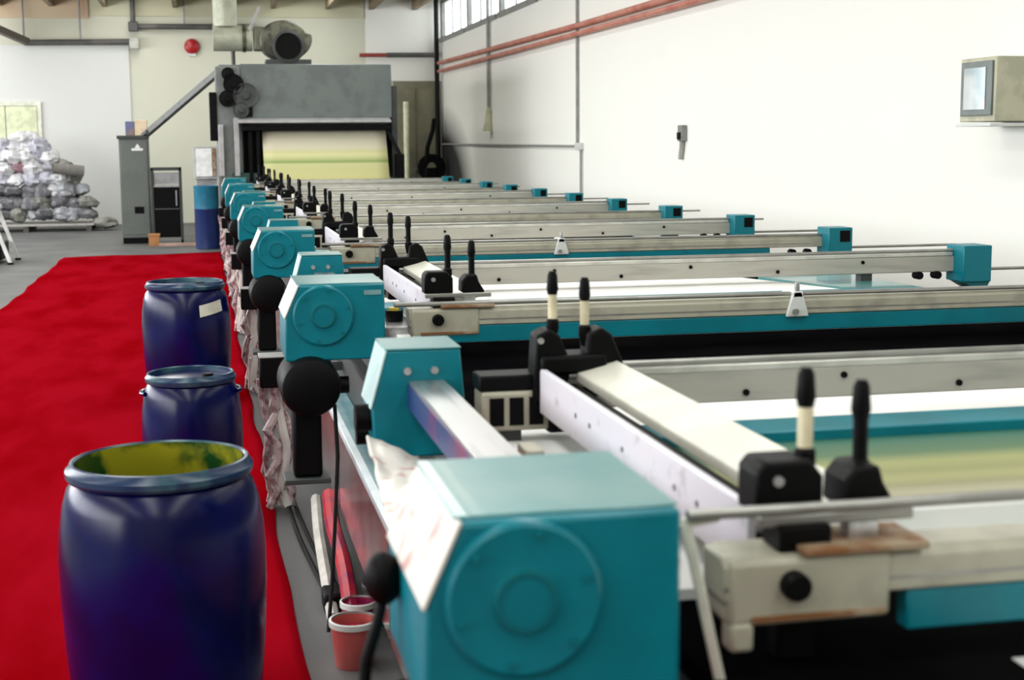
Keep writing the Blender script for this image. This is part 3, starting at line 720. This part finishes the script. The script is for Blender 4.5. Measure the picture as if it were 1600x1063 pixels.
t = thing('steel_drum', (.06, 24.3, 0), 'blue steel drum with lighter upper half at the far carpet end', 'drum')
MB().lathe([(.001, 0), (.205, 0), (.213, .012), (.213, .64), (.218, .65), (.213, .66)], (0, 0, 0), 36).build('lower_shell', mat('deep_blue_enamel', (.004, .02, .11), .35), t)
MB().lathe([(.213, .66), (.213, 1.00), (.218, 1.01), (.218, 1.03), (.205, 1.03), (.20, 1.01), (.001, 1.01)], (0, 0, 0), 36).build('upper_shell', mat('sky_blue_enamel', (.01, .16, .26), .35), t)
t = thing('control_console', (.06, 25.0, 0), 'grey console with tilted white panel behind the blue steel drum', 'console')
MB().box(-.17, .17, 0, .35, 0, 1.12).build('pedestal', GREYL, t, bevel=.01)
MB().prism([(-.05, 1.12), (.35, 1.12), (.35, 1.62), (.27, 1.66)], 'x', -.20, .20).build('head', GREYL, t, bevel=.01)
a0, a1 = Vector((0, -.055, 1.13)), Vector((0, .262, 1.655))
MB().bar((-.03, -.03, 1.16), (-.03, .235, 1.62), .26, .03, up=(0, -1, .5)).build('panel', PAPER, t)
MB().bar((.14, -.03, 1.16), (.14, .235, 1.62), .05, .03, up=(0, -1, .5)).build('side_strip', RUST, t)

# pile of cloth bundles on a low pallet
pt = thing('pallet', (-3.45, 30.7, 0), 'low pale timber pallet under the heap of cloth bundles', 'pallet')
for i in range(7): MB().box(-1.3, 1.3, -.75+i*.22, -.75+i*.22+.15, .12, .15).build('plank', mat('grey_timber', (.42, .40, .37), .8), pt, smooth=False)
for x in (-1.25, -.05, 1.15): MB().box(x, x+.10, -.75, .72, 0, .12).build('bearer', mat('dark_timber', (.08, .07, .06), .8), pt, smooth=False)
random.seed(21)
def bundle_mesh(seed, flat):
    m = MB().ell((0, 0, 0), (1, 1, 1), 22, 14)
    for i, v in enumerate(m.v):
        p = Vector(v)
        f = 1+.28*noise.noise(p*1.7+Vector((seed, 0, 0)))+.16*noise.noise(p*4.2+Vector((0, seed, 0)))+.10*abs(noise.noise(p*8+Vector((seed, seed, 0))))
        p = p*f; m.v[i] = (p.x*.205, p.y*.25, p.z*.140*flat)
    return m
CL = [mat('white_cloth', (.66, .66, .66), .85, col2=(.5, .5, .52), scale=6), mat('grey_cloth', (.36, .37, .39), .85, col2=(.22, .23, .25), scale=5),
      mat('lavender_grey_cloth', (.50, .50, .56), .85, col2=(.32, .32, .38), scale=7), mat('charcoal_cloth', (.12, .12, .13), .9, col2=(.24, .24, .25), scale=5),
      mat('rose_cloth', (.36, .20, .23), .85, col2=(.5, .36, .38), scale=6), mat('olive_grey_cloth', (.27, .27, .24), .85, col2=(.17, .17, .15), scale=5)]
CN = ['white', 'grey', 'lavender-grey', 'charcoal', 'rose', 'olive-grey']
protos = {}
rows = [(.28, -4.45, -2.05, 9), (.50, -4.45, -2.12, 9), (.74, -4.45, -2.18, 9), (.98, -4.45, -2.35, 8), (1.20, -4.40, -2.55, 7), (1.42, -4.2, -2.75, 6), (1.62, -3.9, -2.95, 4), (1.80, -3.55, -3.20, 2)]
prevw = {0: [0, 1, 3, 2, 0], }
cnt = 0
for ri, (z, xa, xb, nn) in enumerate(rows):
    for i in range(nn):
        x = xa+(xb-.22-xa)*i/max(1, nn-1)+random.uniform(-.06, .06)
        if ri <= 2: c = random.choice([1, 3, 5, 2, 1, 0, 3])
        elif ri <= 4: c = random.choice([0, 2, 1, 0, 2, 5])
        else: c = random.choice([0, 0, 2, 0])
        if ri == 4 and i == 3: c = 4
        if ri in (3, 4) and i == nn-1: c = 5
        key = (c, random.randrange(3))
        if key not in protos:
            o = bundle_mesh(c*3+key[1]*7.3, .85+.15*key[1]).build('cloth_bundle', CL[c]); protos[key] = o
        else:
            o = protos[key].copy(); COL.objects.link(o)
        dep = (.62-.05*ri)
        o.location = (x, 30.55+random.uniform(-.08, .08)-.12+.045*ri, z+.06)
        o.rotation_euler = (random.uniform(-.3, .3), random.uniform(-.25, .25), random.uniform(-.35, .35))
        sc_ = random.uniform(.9, 1.08); o.scale = (sc_, sc_, sc_)
        if c == 4: tag(o, 'single rose-coloured cloth bundle in the middle of the heap', 'cloth bundle', 'cloth heap')
        else: tag(o, '%s cloth bundle, %s layer of the heap, %s' % (CN[c], ('bottom', 'second lowest', 'third lowest', 'fourth lowest', 'middle', 'third highest', 'second highest', 'topmost')[ri], ('at its left end', 'left of its middle', 'near its middle', 'right of its middle', 'at its right end')[min(4, int(5*i/nn))]), 'cloth bundle', 'cloth heap')
        cnt += 1
t = tag(MB().lathe([(.10, -.30), (.11, -.30), (.11, .30), (.10, .30), (.10, -.30)], (0, 0, 0), 20, 'x').build('cloth_roll', mat('brownish_grey_cloth', (.20, .19, .17), .8), loc=(-2.62, 30.25, 1.22)), 'short brownish-grey cloth roll sticking out on the heap right side', 'cloth roll')
t.rotation_euler = (0, .12, .25)
o = bundle_mesh(55, .8).build('cloth_bundle', CL[5]); o.scale = (1.3, 1, 1); o.location = (-2.0, 30.4, .14)
tag(o, 'olive-grey bundle lying on the floor at the right foot of the heap', 'cloth bundle', 'cloth heap')

# white trestle whose leg shows at the left edge of the picture
t = thing('trestle', (-3.12, 21.9, 0), 'white slanting trestle leg with black foot at the left picture edge', 'trestle')
TW = mat('white_trestle_paint', (.75, .77, .74), .5)
for s in (-1, 1):
    for y_ in (0, .9):
        MB().bar((s*.10, y_, .80), (s*.36, y_, .02), .05, .05, up=(0, 1, 0)).build('leg', TW, t)
        MB().box(s*.36-.04, s*.36+.04, y_-.04, y_+.04, 0, .03).build('foot', BLACK, t)
MB().box(-.16, .16, -.08, .98, .78, .83).build('top_bar', TW, t, bevel=.005)
MB().box(-.28, .24, .02, .88, .06, .30).build('shelf_box', BLACK, t, bevel=.01)

# ------------------------------------------------------------------ wall fittings, back wall
def pipe(name, pts, r, m, label, cat='pipe', n=10):
    return tag(MB().tube(pts, r, n).build(name, m), label, cat)
t = thing('wall_conduit', (0, BY, 0), 'dark horizontal conduit high on the back wall above the cloth heap', 'conduit')
MB().cyl((-3.55, -.16, 3.84), (-1.42, -.16, 3.87), .065, n=12).build('run', GREYPIPE, t)
MB().bar((-4.15, -.9, 4.14), (-3.50, -.16, 3.86), .14, .14).build('bracket', mat('rust_grey_bracket', (.13, .11, .09), .6), t)
MB().box(-1.42, -1.22, -.26, -.06, 3.72, 3.95).build('coupling', mat('pale_coupling', (.5, .5, .45), .5), t, bevel=.02)
for x in (-3.56, -2.42): MB().cyl((x, -.16, 3.88), (x, -.16, 4.9), .022, n=8).build('hanger', WALLPIPE, t)
t = thing('wall_conduit', (0, BY, 0), 'dark conduit from the ceiling running right towards the blower duct', 'conduit')
MB().cyl((-1.33, -.16, 4.13), (-1.33, -.16, 4.9), .055, n=12).build('drop', GREYPIPE, t)
MB().cyl((-1.40, -.16, 4.19), (1.15, -.16, 4.20), .060, n=12).build('run', GREYPIPE, t)
MB().box(-1.43, -1.23, -.25, -.06, 4.09, 4.29).build('coupling', GREYPIPE, t, bevel=.02)
for x in (-.27, ): MB().cyl((x, -.16, 4.2), (x, -.16, 4.9), .018, n=8).build('hanger', WALLPIPE, t)
t = thing('alarm_bell', (-.125, BY-.02, 3.79), 'round red alarm bell on the cream back wall', 'alarm bell')
MB().lathe([(.16, 0), (.165, -.03), (.14, -.08), (.08, -.11), (.001, -.12)], (0, 0, 0), 28, 'y').build('gong', REDBELL, t)
MB().box(-.07, .07, -.04, .015, -.20, -.12).build('striker_box', PAPER, t)
t = thing('sprinkler_pipe', (0, BY, 0), 'thin red and black pipe on the back wall right of the dryer', 'pipe')
MB().cyl((3.46, -.20, 3.61), (4.05, -.20, 3.615), .045, n=10).build('red_run', mat('dull_red_pipe', (.30, .05, .04), .5), t)
MB().cyl((4.05, -.20, 3.615), (5.2, -.20, 3.62), .055, n=10).build('black_run', GREYPIPE, t)
pipe('drain_pipe', [(5.17, BY-.22, 0), (5.17, BY-.22, 3.5), (5.17, BY-.22, 4.9)], .055, BLKGL, 'black vertical drain pipe in the right back corner')
pipe('light_pole', [(4.46, BY-.25, .0), (4.46, BY-.25, 2.6)], .065, mat('pale_yellow_pole', (.85, .85, .60), .4), 'pale yellow upright pole before the olive door', 'pole')
t = thing('hose_reel', (4.93, 31.7, 0), 'black hose reel stand on the floor in the right back corner', 'hose reel')
MB().lathe([(.12, -.10), (.30, -.10), (.30, -.08), (.14, -.07), (.14, .07), (.30, .08), (.30, .10), (.12, .10)], (0, 0, 1.15), 24, 'y').build('reel', BLACK, t)
MB().box(-.16, .10, -.12, .12, 0, 1.15).build('stand', BLACK, t, bevel=.02)
MB().tube([(-.13, -.05, 1.2), (-.1, -.1, 1.6), (.05, .1, 1.95), (.12, .3, 2.2)], .05).build('hose', BLACK, t)

# ------------------------------------------------------------------ wall fittings, right wall
pipe('red_pipe', [(RX-.105, 6.5, 3.235), (RX-.105, 19.8, 3.30), (RX-.105, 32.2, 3.44)], .040, REDPIPE, 'upper red pipe along the white right wall')
pipe('red_pipe', [(RX-.105, 6.5, 3.13), (RX-.105, 19.8, 3.19), (RX-.105, 32.2, 3.26)], .036, REDPIPE, 'lower red pipe along the white right wall')
t = thing('wall_cable', (RX, 20.29, 0), 'thin vertical wall conduit with a branch running left to the corner', 'conduit')
MB().cyl((-.03, 0, 1.63), (-.03, 0, 4.9), .022, n=8).build('drop', WALLPIPE, t)
MB().cyl((-.03, 0, 1.63), (-.03, 12.0, 1.66), .018, n=8).build('branch', WALLPIPE, t)
MB().cyl((-.03, -.2, .3), (-.03, -.2, 1.6), .018, n=8).build('lower_drop', WALLPIPE, t)
MB().box(-.06, 0, -.25, .05, 1.58, 1.68).build('junction', PALE, t, bevel=.008)
t = thing('pull_switch', (RX-.05, 26.75, 0), 'hanging conduit ending in a cream bell-shaped switch', 'switch')
MB().cyl((0, 0, 2.30), (0, 0, 4.4), .035, n=10).build('conduit', WALLPIPE, t)
MB().lathe([(.035, 2.34), (.05, 2.28), (.075, 2.10), (.11, 1.93), (.12, 1.90), (.001, 1.90)], (0, 0, 0), 20).build('bell', mat('cream_bell', (.55, .55, .38), .5), t)
t = thing('wall_switch', (RX, 15.6, 1.87), 'small dark grey switch box with cord on the bare white wall', 'switch')
MB().box(-.07, 0, -.07, .07, -.18, 0).build('case', mat('mid_grey_case', (.25, .25, .23), .5), t, bevel=.01)
MB().box(-.09, -.06, -.05, .04, -.16, -.08).build('lever', BLACK, t, bevel=.006)
MB().tube([(-.03, .02, -.18), (-.03, .03, -.26), (-.03, .06, -.33), (-.03, .07, -.38)], .03).build('cord', mat('pale_cord', (.40, .40, .36), .6), t)
t = thing('wall_cabinet', (RX, 8.75, 2.02), 'beige wall cabinet with a glass window at the right edge', 'cabinet')
MB().box(-.31, 0, -.20, .25, -.215, .20).build('body', BEIGE, t, bevel=.008)
MB().box(-.325, -.31, -.17, .22, -.175, .175).build('window_frame', mat('frame_grey_green', (.16, .19, .18), .4), t, bevel=.004)
MB().box(-.331, -.325, -.10, .17, -.135, .135).build('glass', mat('reflective_glass', (.55, .66, .68), .08, .6, col2=(.85, .9, .9), scale=3), t, smooth=False)
MB().box(-.34, -.0, -.20, .25, -.245, -.225).build('bottom_flange', PALE, t, bevel=.003)
MB().tube([(-.03, -.10, .20), (-.03, -.12, .42), (-.03, -.16, .8), (-.03, -.16, 1.6)], .010).build('feed_cable', WALLPIPE, t)
